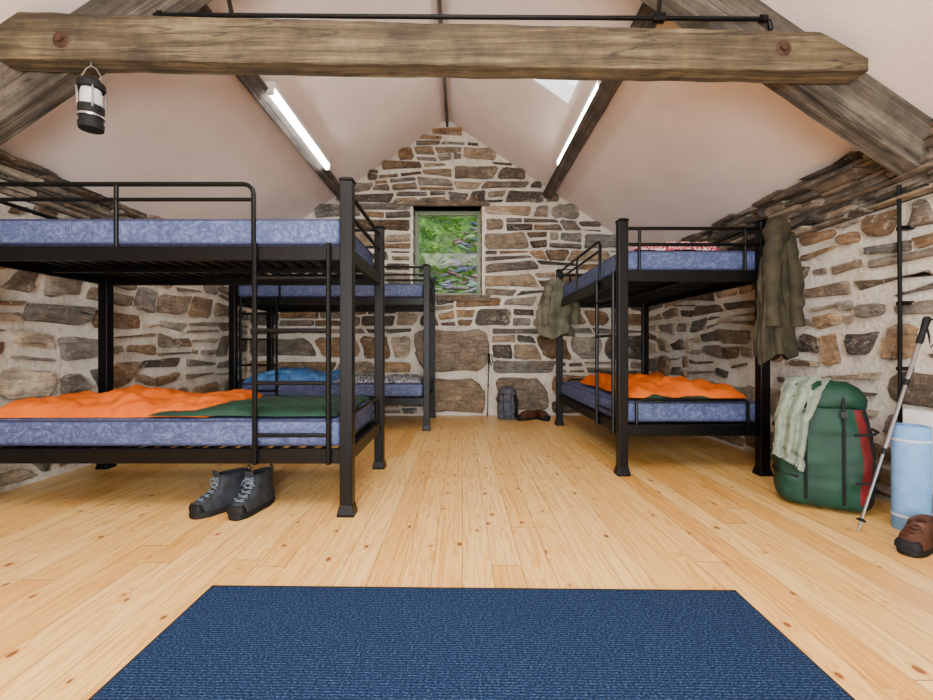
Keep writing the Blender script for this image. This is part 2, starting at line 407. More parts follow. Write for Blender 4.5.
# front wall (behind camera) with doorway
DX0, DX1, DZ = -1.0, 1.0, 2.05
mb = MB()
mb.prism([(XL, 0), (DX0, 0), (DX0, cz(DX0)), (XL, cz(XL))], YF-T, YF)
mb.prism([(DX1, 0), (XR, 0), (XR, cz(XR)), (DX1, cz(DX1))], YF-T, YF)
mb.prism([(DX0, DZ), (DX1, DZ), (DX1, cz(DX1)), (RX, RZ), (DX0, cz(DX0))], YF-T, YF)
mb.obj('wall_front', ['mortar'], smooth=0)
d = empty('door_1')
mb = MB()
for a, b in (((DX0+.01, 0.005), (DX0+0.09, DZ-.01)), ((DX1-0.09, 0.005), (DX1-.01, DZ-.01)), ((-0.05, 0.005), (0.05, DZ-.01)), ((DX0+.09, DZ-0.09), (DX1-.09, DZ-.01)), ((DX0+.09, 0.005), (DX1-.09, 0.2)), ((DX0+.09, .95), (DX1-.09, 1.02))):
    mb.box((a[0], YF-0.25, a[1]), (b[0], YF-0.2, b[1]))
mb.obj('door_frame', ['wframe'], d, smooth=0, bevel=0.004)
mb = MB(); mb.box((DX0+.08, YF-0.228, 0.15), (DX1-.08, YF-0.222, DZ-.08)); mb.obj('door_glass', ['glass'], d, smooth=0)

# ceiling
ceil = empty('ceiling')
smax = (XR-RX)/cos(ANG)+T/cos(ANG)
def slopepart(name, boxes, side, mats=('plaster',)):
    mb = MB()
    for a, b in boxes: mb.box(a, b)
    o = mb.obj(name, list(mats), ceil, smooth=0)
    if side > 0: o.matrix_world = Matrix.Translation((RX, 0, RZ)) @ Matrix.Rotation(ANG, 4, 'Y')
    else: o.matrix_world = Matrix.Translation((RX, 0, RZ)) @ Matrix.Rotation(pi, 4, 'Z') @ Matrix.Rotation(ANG, 4, 'Y')
    return o
slopepart('slope_left', [((0, -(YB+T), 0), (smax, -(YF-T), 0.12))], -1)
s0, s1 = (0.45-RX)/cos(ANG), (0.97-RX)/cos(ANG); k0, k1 = 3.50, 3.98
slopepart('slope_right', [((0, YF-T, 0), (smax, k0, 0.12)), ((0, k1, 0), (smax, YB+T, 0.12)), ((0, k0, 0), (s0, k1, 0.12)), ((s1, k0, 0), (smax, k1, 0.12))], 1)
sk = empty('window_2')
mb = MB()
for a, b in (((s0, k0, .0), (s0+.03, k1, .15)), ((s1-.03, k0, .0), (s1, k1, .15)), ((s0, k0, .0), (s1, k0+.03, .15)), ((s0, k1-.03, .0), (s1, k1, .15))): mb.box(a, b)
o = mb.obj('skylight_frame', ['white'], sk, smooth=0); o.matrix_world = Matrix.Translation((RX, 0, RZ)) @ Matrix.Rotation(ANG, 4, 'Y')
mb = MB(); mb.box((s0+.02, k0+.02, .125), (s1-.02, k1-.02, .13)); o = mb.obj('skylight_glass', ['glass'], sk, smooth=0); o.matrix_world = Matrix.Translation((RX, 0, RZ)) @ Matrix.Rotation(ANG, 4, 'Y')

# ------------------------------------------------------------------ window
w = empty('window_1'); Y0 = YB+0.20
mb = MB(); fw = 0.055
mb.box((WL+.005, Y0, WB+.002), (WL+fw, Y0+.06, WT-.002)); mb.box((WR-fw, Y0, WB+.002), (WR-.005, Y0+.06, WT-.002))
mb.box((WL+fw, Y0, WB+.002), (WR-fw, Y0+.06, WB+fw)); mb.box((WL+fw, Y0, WT-fw), (WR-fw, Y0+.06, WT-.002))
mb.obj('frame', ['wframe'], w, smooth=0, bevel=0.005)
mb = MB(); mb.box((WL+fw-.01, Y0+.028, WB+fw-.01), (WR-fw+.01, Y0+.033, WT-fw+.01)); mb.obj('pane', ['glass'], w, smooth=0)

# outside bank with loose slate and ferns
rg = random.Random(3)
hill = empty('hillside_outside')
mb = MB()
def bank(u, v):
    x = -4+8*u; t_ = v*4
    return (x, 7.3+t_*0.9, -0.15+ t_*1.35 + 0.25*nz(x*1.2, t_*1.1, 0)+0.08*nz(x*5, t_*5, 2))
mb.grid(60, 40, bank, 0)
mb.grid(2, 2, lambda u, v: (-4+8*u, 6.25+1.15*v, -0.16), 0)
mb.obj('bank', ['bank'], hill, smooth=60)
mb = MB()
for k in range(420):
    x_ = rg.uniform(-1.6, 1.4); u = (x_+4)/8; v = rg.uniform(.2, .50)+(.24*max(0, x_+.5)); p = bank(u, min(v, 1)); s_ = rg.uniform(.03, .12)
    mb.col = tuple(x*rg.uniform(.4, 1.2) for x in lin(rg.choice([(110, 112, 116), (132, 132, 132), (86, 86, 90), (150, 152, 154)])))
    s2 = sin(rg.uniform(-.9, .9))
    rr = [rg.uniform(.75, 1.15) for _ in range(9)]
    mb.loft([[(p[0]+q*s_*1.5*cos(2*pi*i/9)*rr[i], p[1]-.03+q*s_*.6*sin(2*pi*i/9)*rr[i], p[2]+zz*s_*.5+.7*s2*s_*cos(2*pi*i/9)) for i in range(9)] for q, zz in ((.7, -.5), (1, -.1), (.95, .3), (.6, .5))], 0)
mb.obj('slate_scree', ['stone'], hill, smooth=30)
mb = MB()
for k in range(520):
    x_ = rg.uniform(-2.2, 2.2); u = (x_+4)/8
    v = rg.choice([rg.uniform(.2, .32), rg.uniform(.42, .95), rg.uniform(.42, .95)])+(.14*max(0, x_)); v = min(v, 1); p = Vector(bank(u, v))
    for q in range(7):
        a = rg.uniform(0, 2*pi); ln = rg.uniform(.08, .24); dx, dy = cos(a), sin(a)*.8-.3
        def leaf(uu, vv):
            wv = .018*sin(pi*min(1, uu*.9+.08))*(vv-.5)*2
            return (p.x+dx*ln*uu-dy*wv*1.5, p.y-.02+dy*ln*uu+dx*wv*1.5, p.z+ln*(1.1*uu-.8*uu*uu)+.02)
        mb.grid(4, 1, leaf)
mb.obj('ferns', ['leaf'], hill, smooth=0)

# ------------------------------------------------------------------ roof truss
truss = empty('roof_truss')
rg = random.Random(21)
mb = MB(); rings = []
BX0, BX1, BY0, BY1 = -2.25, 1.955, 2.14, 2.25
N = 110
for i in range(N+1):
    f = i/N; x = BX0+(BX1-BX0)*f
    zb = 2.265-0.065*f+0.006*nz(x*2.1, 4)+.003*nz(x*9, 2); zt = 2.49-0.105*f+0.008*nz(x*1.7, 9)+.003*nz(x*8, 7)
    ec = min(f*(BX1-BX0)/0.08, (1-f)*(BX1-BX0)/0.22, 1); 
    zt = zt-(1-ec)*(0.115 if f > .5 else .05)
    j = 0.004; c = 0.005
    q = lambda k: j*nz(x*7, k*3.3)
    rings.append([(x, BY0+c, zb+q(1)), (x, BY0+q(2)*.5, zb+c), (x, BY0+q(3), (zb+zt)/2), (x, BY0+q(4)*.5, zt-c), (x, BY0+c, zt+q(5)), (x, BY1-c, zt+q(6)), (x, BY1+q(7)*.3, zt-c), (x, BY1+q(8)*.3, zb+c), (x, BY1-c, zb+q(9))])
mb.loft(rings); mb.obj('collar_beam', ['beam'], truss, smooth=25)
def timber(name, p0, p1, w_, h_, mat, up):
    p0, p1, up = Vector(p0), Vector(p1), Vector(up).normalized()
    X = (p1-p0).normalized(); Z = (up-X*up.dot(X)).normalized(); Yv = Z.cross(X); ln = (p1-p0).length
    mb = MB(); rings = []; n = max(8, int(ln*10)); sd = rg.random()*50
    for i in range(n+1):
        x = ln*i/n; c = .006
        q = lambda k: .005*nz(x*4, k*3.3+sd)
        a, b = w_/2, h_/2
        rings.append([(x, -a+c, -b+q(1)), (x, a-c, -b+q(2)), (x, a+q(3), -b+c), (x, a+q(4), b-c), (x, a-c, b), (x, -a+c, b), (x, -a+q(5), b-c), (x, -a+q(6), -b+c)])
    mb.loft(rings); o = mb.obj(name, [mat], truss, smooth=25)
    m = Matrix((X, Yv, Z)).transposed().to_4x4(); m.translation = p0; o.matrix_world = m
    return o
nx, nzv = sin(ANG), cos(ANG)
RH = 0.25
for sgn, nm in ((1, 'rafter_right'), (-1, 'rafter_left')):
    off = (RH/2+0.004)
    xe = XR-.02 if sgn > 0 else XL+.02
    top = Vector((RX+sgn*0.02, 2.325, RZ-.02*SL))-Vector((sgn*nx*off, 0, nzv*off))
    bot = Vector((xe, 2.325, cz(xe)))-Vector((sgn*nx*off, 0, nzv*off))
    ext = (bot-top).normalized()*0.12
    timber(nm, top, bot+ext, 0.12, RH, 'rafter', (sgn*nx, 0, nzv))
for sgn, nm, x in ((1, 'purlin_right', 1.15), (-1, 'purlin_left', -1.57)):
    for k, (ya, yb) in enumerate(((2.39, YB-.003), (YF+.003, 2.26))):
        c = Vector((x, 0, cz(x)))-Vector((sgn*nx, 0, nzv))*0.064
        timber(nm+('_far' if k == 0 else '_near'), c+Vector((0, ya, 0)), c+Vector((0, yb, 0)), 0.13, 0.12, 'purlin', (sgn*nx, 0, nzv))
timber('ridge_board', (RX, 2.39, RZ-.06), (RX, YB-.003, RZ-.06), 0.03, 0.07, 'purlin', (0, 0, 1))
mb = MB()
for bxp, bz in ((-1.93, 2.355), (1.545, 2.312)):
    p = Vector((bxp, BY0+.005, bz))
    mb.loft([[(p.x+r*cos(2*pi*k/16), p.y-y, p.z+r*sin(2*pi*k/16)) for k in range(16)] for r, y in ((.042, -.01), (.042, .004), (.036, .008), (.018, .009), (.016, .022), (.004, .024))])
mb.obj('iron_bolts', ['iron'], truss)
mb = MB()
YP = 2.225; ZP = 2.535
mb.tube([(-1.54, YP, ZP), (1.50, YP, ZP-.02), (1.535, YP, ZP-.03), (1.545, YP, ZP-.075)], .011)
mb.tube([(-1.52, YP, ZP), (-1.5, YP, ZP)], .02); mb.tube([(1.49, YP, ZP-.02), (1.52, YP, ZP-.02)], .02)
mb.tube([(0.98, YP, ZP-.015), (1.0, YP, ZP+.18), (1.02, YP, ZP+.3)], .011); mb.tube([(0.95, YP, ZP-.015), (1.01, YP, ZP-.016)], .025)
mb.tube([(-1.15, YP, ZP), (-1.2, YP, ZP+.25)], .011)
mb.obj('conduit', ['black'], truss)

# fluorescent lamps
def lamp(x, z, y0, y1, sgn):
    e = empty('fluorescent_light')
    mb = MB(); mb.box((x-.035, y0, z+.026), (x+.035, y1, z+.07)); 
    mb.box((x-.026, y0, z-.026), (x+.026, y0+.03, z+.03)); mb.box((x-.026, y1-.03, z-.026), (x+.026, y1, z+.03))
    mb.obj('housing', ['white'], e, smooth=0, bevel=.006)
    mb = MB(); mb.tube([(x, y0+.025, z), (x, y1-.025, z)], .024, n=14); mb.obj('tube', ['tube'], e)
lamp(-1.44, 2.80, 3.33, 4.78, -1); lamp(1.06, 2.865, 3.36, 4.86, 1)
lamp(-1.44, 2.80, -0.6, 0.9, -1); lamp(1.06, 2.865, -0.6, 0.9, 1)  # extra unseen pair near the camera, added to brighten the room

# ------------------------------------------------------------------ rug
mb = MB()
mb.box((-.925, 0.24, .001), (.935, 1.587, .011), 0)
o = mb.obj('doormat_rug', ['rug', 'rugedge'], smooth=0, rot=(0, 0, radians(-1.0)), loc=(0, 0, 0))
mb2 = MB()
for a, b in (((-.935, .225), (-.925, 1.6)), ((.935, .225), (.945, 1.6)), ((-.935, 1.587), (.945, 1.6)), ((-.935, .225), (.945, .24))): mb2.box((a[0], a[1], .001), (b[0], b[1], .009), 0)
mb2.obj('edging', ['rugedge'], o, smooth=0)

# ------------------------------------------------------------------ bunk beds
def bunk(loc, rotz, Lg=2.05, Wd=.97, ladder='R'):
    e = empty('bunk_bed', loc, (0, 0, rotz))
    mb = MB(); p = .033; H = 1.735
    def bxs(a, b): mb.box((min(a[0], b[0]), min(a[1], b[1]), min(a[2], b[2])), (max(a[0], b[0]), max(a[1], b[1]), max(a[2], b[2])))
    X0, X1, Ya, Yb = p, Lg-p, p, Wd-p
    for x in (X0, X1):
        for y in (Ya, Yb):
            bxs((x-p, y-p, .012), (x+p, y+p, H))
            mb.loft([[(x+sx*q, y+sy*q, z) for sx, sy in ((-1, -1), (1, -1), (1, 1), (-1, 1))] for q, z in ((p+.012, 0), (p+.012, .015), (p+.001, .06))])
            mb.loft([[(x+sx*q, y+sy*q, z) for sx, sy in ((-1, -1), (1, -1), (1, 1), (-1, 1))] for q, z in ((p+.006, H-.0), (p+.006, H+.01), (p*.6, H+.022))])
    mb.obj('posts', ['black'], e, smooth=0, bevel=.005)
    mb = MB()
    for zt in (.345, 1.40):
        for y in (Ya, Yb): bxs((X0, y-.016, zt-.075), (X1, y+.016, zt))
        for x in (X0, X1): bxs((x-.016, Ya, zt-.075), (x+.016, Yb, zt))
        n = 22
        for k in range(n):
            x = X0+.06+(X1-X0-.12)*k/(n-1); bxs((x-.017, Ya, zt-.03), (x+.017, Yb, zt-.014))
        bxs((X0, Wd/2-.015, zt-.06), (X1, Wd/2+.015, zt-.03))
    mb.obj('side_rails_and_slats', ['black'], e, smooth=0, bevel=.003)
    mb = MB(); r = .0125
    la, lb = (X1-.47, X1-.09) if ladder == 'R' else (X0+.09, X0+.47)
    yl = Ya-.03
    for x in (la, lb): mb.tube([(x, yl, .27), (x, yl, 1.41)], .0135)
    for z in (.42, .69, .96, 1.23): mb.tube([(la, yl, z), (lb, yl, z)], .011)
    for z in (.31, 1.365):
        for x in (la, lb): mb.tube([(x, yl, z), (x, Ya, z)], .01)
    mb.obj('ladder', ['black'], e)
    mb = MB()
    if ladder == 'R': xs, xe, dr = X0, X1-.49, 1
    else: xs, xe, dr = X1, X0+.49, -1
    zt = 1.725
    pts = [(xs, Ya, zt), (xe-dr*.05, Ya, zt)]+[(xe-dr*.05+dr*.05*sin(a), Ya, zt-.05+.05*cos(a)) for a in (pi/6, pi/3, pi/2)]+[(xe, Ya, 1.39)]
    mb.tube(pts, r); mb.tube([(xs, Ya, 1.645), (xe, Ya, 1.645)], r*.85)
    xm = xs+(xe-xs)*.52; mb.tube([(xm, Ya, zt), (xm, Ya, 1.39)], r*.9)
    mb.tube([(X0, Yb, zt), (X1, Yb, zt)], r); mb.tube([(X0, Yb, 1.6), (X1, Yb, 1.6)], r*.85)
    for x in (X0, X1):
        for z in (1.69, 1.58): mb.tube([(x, Ya, z), (x, Yb, z)], r)
        mb.tube([(x, Ya+.1, .34), (x, Ya+.1, .5), (x, Ya+.13, .515), (x, Yb-.13, .515), (x, Yb-.1, .5), (x, Yb-.1, .34)], r*.85)
        mb.tube([(x, Ya+.12, 1.39), (x, Ya+.12, 1.69)], r*.85); mb.tube([(x, Yb-.12, 1.39), (x, Yb-.12, 1.69)], r*.85)
    mb.obj('guard_rails', ['black'], e)
    for nm, zb in (('mattress_lower', .352), ('mattress_upper', 1.407)):
        mb = MB()
        x0, x1, y0, y1 = X0+.04, X1-.04, Ya+.004, Yb-.004
        mb.box((x0, y0, zb), (x1, y1, zb+.145)); mb.obj(nm, ['mat'], e, smooth=60, bevel=.028, seg=4)
        mb = MB()
        for z in (zb+.012, zb+.133):
            c = .03; pts = []
            for cx, cy, a0 in ((x1-c, y1-c, 0), (x0+c, y1-c, pi/2), (x0+c, y0+c, pi), (x1-c, y0+c, 3*pi/2)):
                for k in range(4): a = a0+pi/2*k/3; pts.append((cx+(c-.007)*cos(a), cy+(c-.007)*sin(a), z))
            pts.append(pts[0]); mb.tube(pts, .007, n=6)
        mb.obj(nm+'_piping', ['piping'], e)
    return e
bunk((-0.565-2.05, 2.29, 0), 0)
bunk((-0.34-2.11, 4.67, 0), 0, 2.11, ladder='L')
bunk((1.065, 3.02+2.03, 0), radians(-90), 2.03, 1.03)
MT = .498  # mattress top

def quilt(name, mats, x0, x1, y0, y1, z0, h, seed, warp=.05, nu=70, nv=54, parent=None):
    mb = MB()
    def f(u, v):
        x = x0+(x1-x0)*u; y = y0+(y1-y0)*v
        e = max(0, 1-abs(2*u-1)**8)*max(0, 1-abs(2*v-1)**8); e = sqrt(e)
        k = .5+.5*nz(x*2.2, y*2.2, seed)+.75*abs(nz(x*5+2*nz(y*3, seed), y*4, seed+3))+.4*abs(nz(x*12, y*12, seed))
        fold = .4*max(0, sin(x*9+y*5+3*nz(x*2, y*2, seed+9)))+.25*abs(sin(x*16-y*9+4*nz(x*3, y*3, seed+2)))
        x += warp*nz(v*3, seed, 1)*(2*u-1); y += warp*nz(u*4, seed, 5)*(2*v-1)
        return (x, y, z0+.003+h*e*(k*.6+fold*.6+.1))
    mb.grid(nu, nv, f, 0)
    mb.grid(2, 2, lambda u, v: (x0+.03+(x1-x0-.06)*u, y0+.03+(y1-y0-.06)*v, z0+.003), 0)
    return mb.obj(name, mats, parent, smooth=80, recalc=False)
quilt('sleeping_bag', ['orange'], -2.52, -1.35, 2.36, 3.15, MT, .11, 1.3)
quilt('sleeping_bag', ['green'], -1.66, -.66, 2.33, 3.16, MT+.012, .045, 4.7, .03)
quilt('sleeping_bag', ['blue'], -2.35, -1.4, 4.75, 5.47, MT, .12, 8.1)
quilt('patterned_blanket', ['bwpat'], -1.38, -.45, 4.73, 5.52, MT, .07, 2.2)
sb = quilt('sleeping_bag', ['orange'], 1.2, 1.98, 3.1, 4.5, MT+.02, .12, 6.4)
quilt('lining', ['green'], 1.25, 1.97, 3.075, 3.7, MT, .05, 3.4, parent=sb)
quilt('patterned_blanket', ['redpat'], 1.2, 1.82, 3.12, 3.9, MT+1.055, .085, 7.7)

# ------------------------------------------------------------------ boots
def boot(name, loc, rotz, mats, top=.165, S=1.0):
    e = empty(name, loc, (0, 0, rotz)); e.scale = (S, S, S)
    mb = MB(); n = 28
    def out(z, yb, yf, w_):
        r = []
        for k in range(n):
            t = 2*pi*k/n; s_ = sin(t); c_ = cos(t)
            y = (yb+yf)/2+(yf-yb)/2*sgp(s_, .8)
            ww = w_*(1+.12*s_)
            if abs(s_) < .35: ww *= .93
            r.append((ww*sgp(c_, .8), y, z))
        return r
    mb.loft([out(0, -.125, .15, .045), out(.004, -.13, .155, .05), out(.022, -.132, .158, .052), out(.03, -.128, .152, .049)])
    mb.obj('sole', [mats[1]], e, smooth=40)
    mb = MB()
    full = [(.026, -.126, .148, .048), (.05, -.128, .15, .049), (.068, -.124, .138, .047), (.082, -.12, .105, .044), (.096, -.116, .07, .042), (.115, -.113, .05, .040), (.14, -.114, .038, .041), (.165, -.118, .036, .043)]
    prof = [q for q in full if q[0] <= top+.001]
    rings = [out(*q) for q in prof]; z, a, b, w_ = prof[-1]
    rings += [out(z+.01, a+.004, b-.004, w_-.004), out(z+.006, a+.012, b-.012, w_-.012), out(z-.03, a+.02, b-.02, w_-.018)]
    mb.loft(rings); mb.obj('upper', [mats[0]], e, smooth=60)
    mb = MB()
    for z, y in ((.078, .112), (.09, .086), (.103, .066), (.12, .052), (.138, .044), (.155, .041)):
        if z < top:
            for s_ in (1, -1): mb.tube([(-.024*s_, y-.002, z-.004), (0, y+.008, z+.002), (.024*s_, y-.002, z+.008)], .0035, n=6)
    zt = min(top, .16)
    for s_ in (1, -1):
        mb.tube([(0, prof[-1][2]+.005, zt), (s_*.02, prof[-1][2]+.02, zt-.005), (s_*.035, prof[-1][2]+.016, zt-.03), (s_*.02, prof[-1][2]+.014, zt-.035), (0, prof[-1][2]+.008, zt-.01)], .003, n=6)
    mb.obj('laces', [mats[2]], e)
    mb = MB()
    mb.loft([out(.028, .085, .152, .046), out(.05, .09, .154, .044), out(.064, .1, .146, .036)]); 
    mb.obj('toe_cap', [mats[1]], e, smooth=60)
    mb = MB()
    if top > .12:
        mb.loft([[(-.022*q, y, z), (.022*q, y, z), (.022*q, y-.008, z), (-.022*q, y-.008, z)] for y, z, q in ((.045, .13, 1), (.042, .165, 1.1), (.05, .195, .9))])
        mb.tube([(0, -.118, .15), (0, -.135, .17), (0, -.122, .19), (0, -.115, .178)], .004, n=6)
        mb.obj('tongue', [mats[0]], e, smooth=60)
    return e
boot('hiking_boot', (-1.28, 2.40, 0), radians(146), ('bootu', 'bootk', 'lace'), S=1.12)
boot('hiking_boot', (-1.115, 2.40, 0), radians(168), ('bootu', 'bootk', 'lace'), S=1.12)
boot('walking_shoe', (1.99, 1.93, 0), radians(118), ('brown', 'bootk', 'brown'), .115)
boot('walking_shoe', (2.15, 1.83, 0), radians(124), ('brown', 'bootk', 'brown'), .115)
boot('walking_shoe', (0.80, 5.40, 0), radians(120), ('brown', 'bootk', 'brown'), .1)
boot('walking_shoe', (0.97, 5.42, 0), radians(200), ('brown', 'bootk', 'brown'), .1)

# ------------------------------------------------------------------ backpacks
def backpack(name, loc, rotz, S, cols, lean=0.0, pocket=True, scol='packk'):
    e = empty(name, loc, (lean, 0, rotz)); e.scale = (S, S, S)
    def body(z):
        f = z/.6
        w_ = .205+.02*sin(pi*min(1, f*.8+.15))-.08*max(0, f-.5); d_ = .135+.03*sin(pi*(f*.85+.1))
        return w_, d_
    mb = MB(); rings = []
    for i in range(34):
        z = .6*i/33; w_, d_ = body(z); q = 1.0
        if z < .05: q = .88+.12*sqrt(z/.05)
        n = 64; r = ering(0, 0, z, w_*q, d_*q, n, .56)
        r = [(x*(1+.08*nz(x*8, y*8, z*6)+.03*nz(x*22, y*22, z*22)), y*(1+.14*nz(x*7, y*7+3, z*7)+.07*nz(x*20, z*20, 4)+.05*sin(z*50+x*20)*nz(x*6, z*6, 1)), zz) for x, y, zz in r]
        rings.append(r)
    mb.loft(rings, 0)
    nr = 33*64
    for k, fc in enumerate(mb.f[:nr]):
        seg_ = k % 64; czz = sum(mb.v[i][2] for i in fc)/len(fc)
        if .03 < czz < .62 and 53 <= seg_ <= 56: mb.mi[k] = 1     # red edge panel, right front corner
        elif seg_ >= 57 or seg_ <= 24: mb.mi[k] = 2
    mb.obj('main_sack', cols, e, smooth=60)
    mb = MB(); rings = []
    for z, k in ((.535, .92), (.55, 1.0), (.59, 1.02), (.63, .96), (.66, .84), (.685, .55), (.69, .2)):
        rings.append([(x*(1+.09*nz(x*9, y*9, z*9)), y*(1+.08*nz(x*12, z*12, 6)), zz+.022*nz(x*10, y*10, 1)) for x, y, zz in ering(0, -.012, z, .19*k, .155*k, 48, .65)])
    mb.loft(rings, 0); mb.obj('lid', cols, e, smooth=60)
    if pocket:
        mb = MB(); rings = []
        for z, k in ((.07, .6), (.085, .85), (.14, 1), (.25, 1.02), (.34, .95), (.385, .75), (.395, .45)):
            rings.append(ering(-.0, -.135, z, .125*k, .065*k, 32, .6))
        mb.loft(rings, 0); mb.obj('front_pocket', cols, e, smooth=60)
    mb = MB()
    fy = -.205 if pocket else -.172
    for x in (-.085, .075):
        pts = [(x, -.10, .65), (x, -.155, .61), (x, -.174, .54), (x, -.178, .45), (x, fy, .36), (x, fy, .2), (x, -.165, .08), (x, -.12, .01)]
        mb.tube(pts, .008, n=6); mb.box((x-.014, -.19, .49), (x+.014, -.165, .52))
    for z in (.15, .40):
        for s_ in (1, -1):
            mb.tube([(s_*.12, -.160, z), (s_*.2, -.13, z+.01), (s_*.232, -.03, z+.02), (s_*.225, .08, z+.03)], .007, n=6)
    for x in (-.07, .07): mb.tube([(x, .13, .55), (x*1.4, .19, .47), (x*1.7, .205, .32), (x*1.9, .15, .1)], .02, n=8)
    mb.tube([(-.04, .12, .64), (-.03, .13, .69), (.03, .13, .69), (.04, .12, .64)], .007, n=8)
    mb.obj('straps', [scol], e, smooth=50)
    return e
BP = backpack('hiking_backpack', (1.995, 2.46, .014), radians(-34), .98, ['packg', 'packr', 'packk'], lean=-.09, pocket=False)
backpack('small_rucksack', (0.56, 5.46, .003), radians(-8), .56, ['packgrey', 'packk', 'packk'])
# scarf draped over the backpack (pack-local coordinates)
mb = MB()
def scarf(u, v):
    P = [(-.06, .10, .60), (-.06, .03, .705), (-.07, -.08, .705), (-.105, -.172, .63), (-.150, -.195, .48), (-.165, -.195, .33)]
    t_ = u*(len(P)-1); i = min(int(t_), len(P)-2); f = t_-i; f = f*f*(3-2*f)
    c = Vector(P[i]).lerp(Vector(P[i+1]), f); wdt = .125-.06*u
    a = (v-.5)*2
    return (c.x+a*wdt+.015*nz(u*5, 3), c.y+max(0, -a)*.06*min(1, u*3)+.014*sin(v*16+u*3)*(.4+u), c.z-.012*abs(a)+.01*nz(u*6, v*6)-(.07*v if u > .9 else 0)*(u-.9)*10)
mb.grid(44, 30, scarf)
for k in range(16):
    p = Vector(scarf(1, k/15)); mb.tube([p, p+Vector((.004, -.003, -.03)), p+Vector((-.003, -.004, -.06))], .003, n=5)
mb.obj('scarf', ['scarf'], BP, smooth=80, solid=.008)

# ------------------------------------------------------------------ roll mat
e = empty('rolled_sleeping_mat', (2.15, 2.13, 0.002))
mb = MB(); R_ = .070
rings = [[(R_*k*(1+.012*sin(3*2*pi*q/40))*cos(2*pi*q/40), R_*k*sin(2*pi*q/40), z) for q in range(40)] for z, k in ((0, .97), (.006, 1), (.49, 1), (.496, .97))]
mb.loft(rings)
sp = [((R_-.002)*(1-t/80)*cos(t*.40), (R_-.002)*(1-t/80)*sin(t*.40), .497) for t in range(0, 72)]
mb.tube(sp, .0022, n=5); mb.tube([(R_, 0, 0.005), (R_, 0, .49)], .005, n=6)
mb.obj('foam_roll', ['foam'], e, smooth=40)
mb = MB()
for z in (.07, .43): mb.loft([[(r*cos(2*pi*q/40), r*sin(2*pi*q/40), zz) for q in range(40)] for r, zz in ((R_-.001, z-.006), (R_+.002, z-.005), (R_+.002, z+.005), (R_-.001, z+.006))])
mb.obj('straps', ['strap'], e, smooth=40)

# ------------------------------------------------------------------ trekking poles
def pole(name, a, b, mshaft='chrome'):
    a, b = Vector(a), Vector(b); d = (b-a); Ld = d.length; d.normalize()
    e = empty(name); mb = MB()
    P = lambda t: a+d*t
    mb.tube([P(0), P(.03)], .004, 0, 8, [.002, .004]); mb.tube([P(.03), P(.40)], .006, 0, 8); mb.tube([P(.40), P(.75)], .0075, 0, 8); mb.tube([P(.75), P(Ld-.13)], .009, 0, 8)
    mb.obj('shaft', [mshaft], e)
    mb = MB(); mb.tube([P(.055), P(.06), P(.07)], .02, 0, 14, [.018, .02, .01]); mb.tube([P(.39), P(.42)], .0095, 0, 10); mb.tube([P(.74), P(.77)], .011, 0, 10)
    mb.tube([P(Ld-.14), P(Ld-.12), P(Ld-.08), P(Ld-.04), P(Ld-.01), P(Ld)], .015, 0, 12, [.011, .015, .013, .015, .017, .01])
    s_ = Vector((.03, -.03, 0))
    mb.tube([P(Ld-.01), P(Ld-.02)+s_, P(Ld-.1)+s_*1.5, P(Ld-.16)+s_*1.0, P(Ld-.1)+s_*.6, P(Ld-.03)], .005, n=6)
    mb.obj('grip_and_basket', ['bootk'], e)
pole('trekking_pole', (1.865, 2.10, .0), (2.25, 2.15, 1.02))
pole('trekking_pole', (0.31, 5.46, .0), (0.34, 5.60, .80), 'packg')

# ------------------------------------------------------------------ heater and wall cable
e = empty('wall_heater'); mb = MB()
mb.box((2.27, 1.55, .16), (2.335, 2.30, .56)); mb.obj('casing', ['white'], e, bevel=.012, seg=3, smooth=40)
mb = MB(); mb.box((2.33, 1.65, .2), (2.40, 1.7, .5)); mb.box((2.33, 2.2, .2), (2.40, 2.25, .5)); mb.obj('brackets', ['chrome'], e, smooth=0)
mb = MB()
for k in range(10): mb.box((2.268, 1.60, .22+k*.012), (2.2705, 1.95, .224+k*.012))
mb.obj('grille', ['packgrey'], e, smooth=0)
mb = MB(); mb.tube([(2.33, 2.305, .42), (2.335, 2.36, .43), (2.337, 2.375, .5), (2.337, 2.375, 1.2), (2.337, 2.38, 1.74)], .010)
for z in (.75, 1.1, 1.5): mb.box((2.335, 2.36, z), (2.40, 2.395, z+.02))
mb.obj('wall_conduit', ['black'])

# ------------------------------------------------------------------ lantern
LX, LY, LZ = -1.80, 2.16, 1.925
e = empty('camping_lantern', (LX, LY, LZ))
mb = MB(); mb.lathe((0, 0, 0), [(.03, 0), (.05, .004), (.053, .03), (.047, .045), (.048, .075), (.053, .09), (.053, .115)], 0)
mb.lathe((0, 0, 0), [(.05, .195), (.058, .20), (.057, .225), (.04, .245), (.014, .25)], 0)
mb.obj('base_and_cap', ['bootk'], e)
mb = MB(); mb.lathe((0, 0, 0), [(.040, .11), (.044, .13), (.044, .17), (.040, .2)]); mb.obj('globe', ['frost'], e)
mb = MB()
for k in range(4):
    a = pi/4+k*pi/2; mb.tube([(.052*cos(a), .052*sin(a), .1), (.054*cos(a), .054*sin(a), .205)], .004, n=6)
mb.tube([(-.054, 0, .2), (-.05, 0, .26), (-.025, 0, .3), (0, 0, .315), (.025, 0, .3), (.05, 0, .26), (.054, 0, .2)], .003, n=6)
mb.lathe((0, 0, 0), [(.054, .06), (.0555, .065), (.054, .07)])
mb.tube([(0, 0, .31), (0, .0, .345)], .003, n=6)
mb.obj('bail_and_cage', ['chrome'], e)

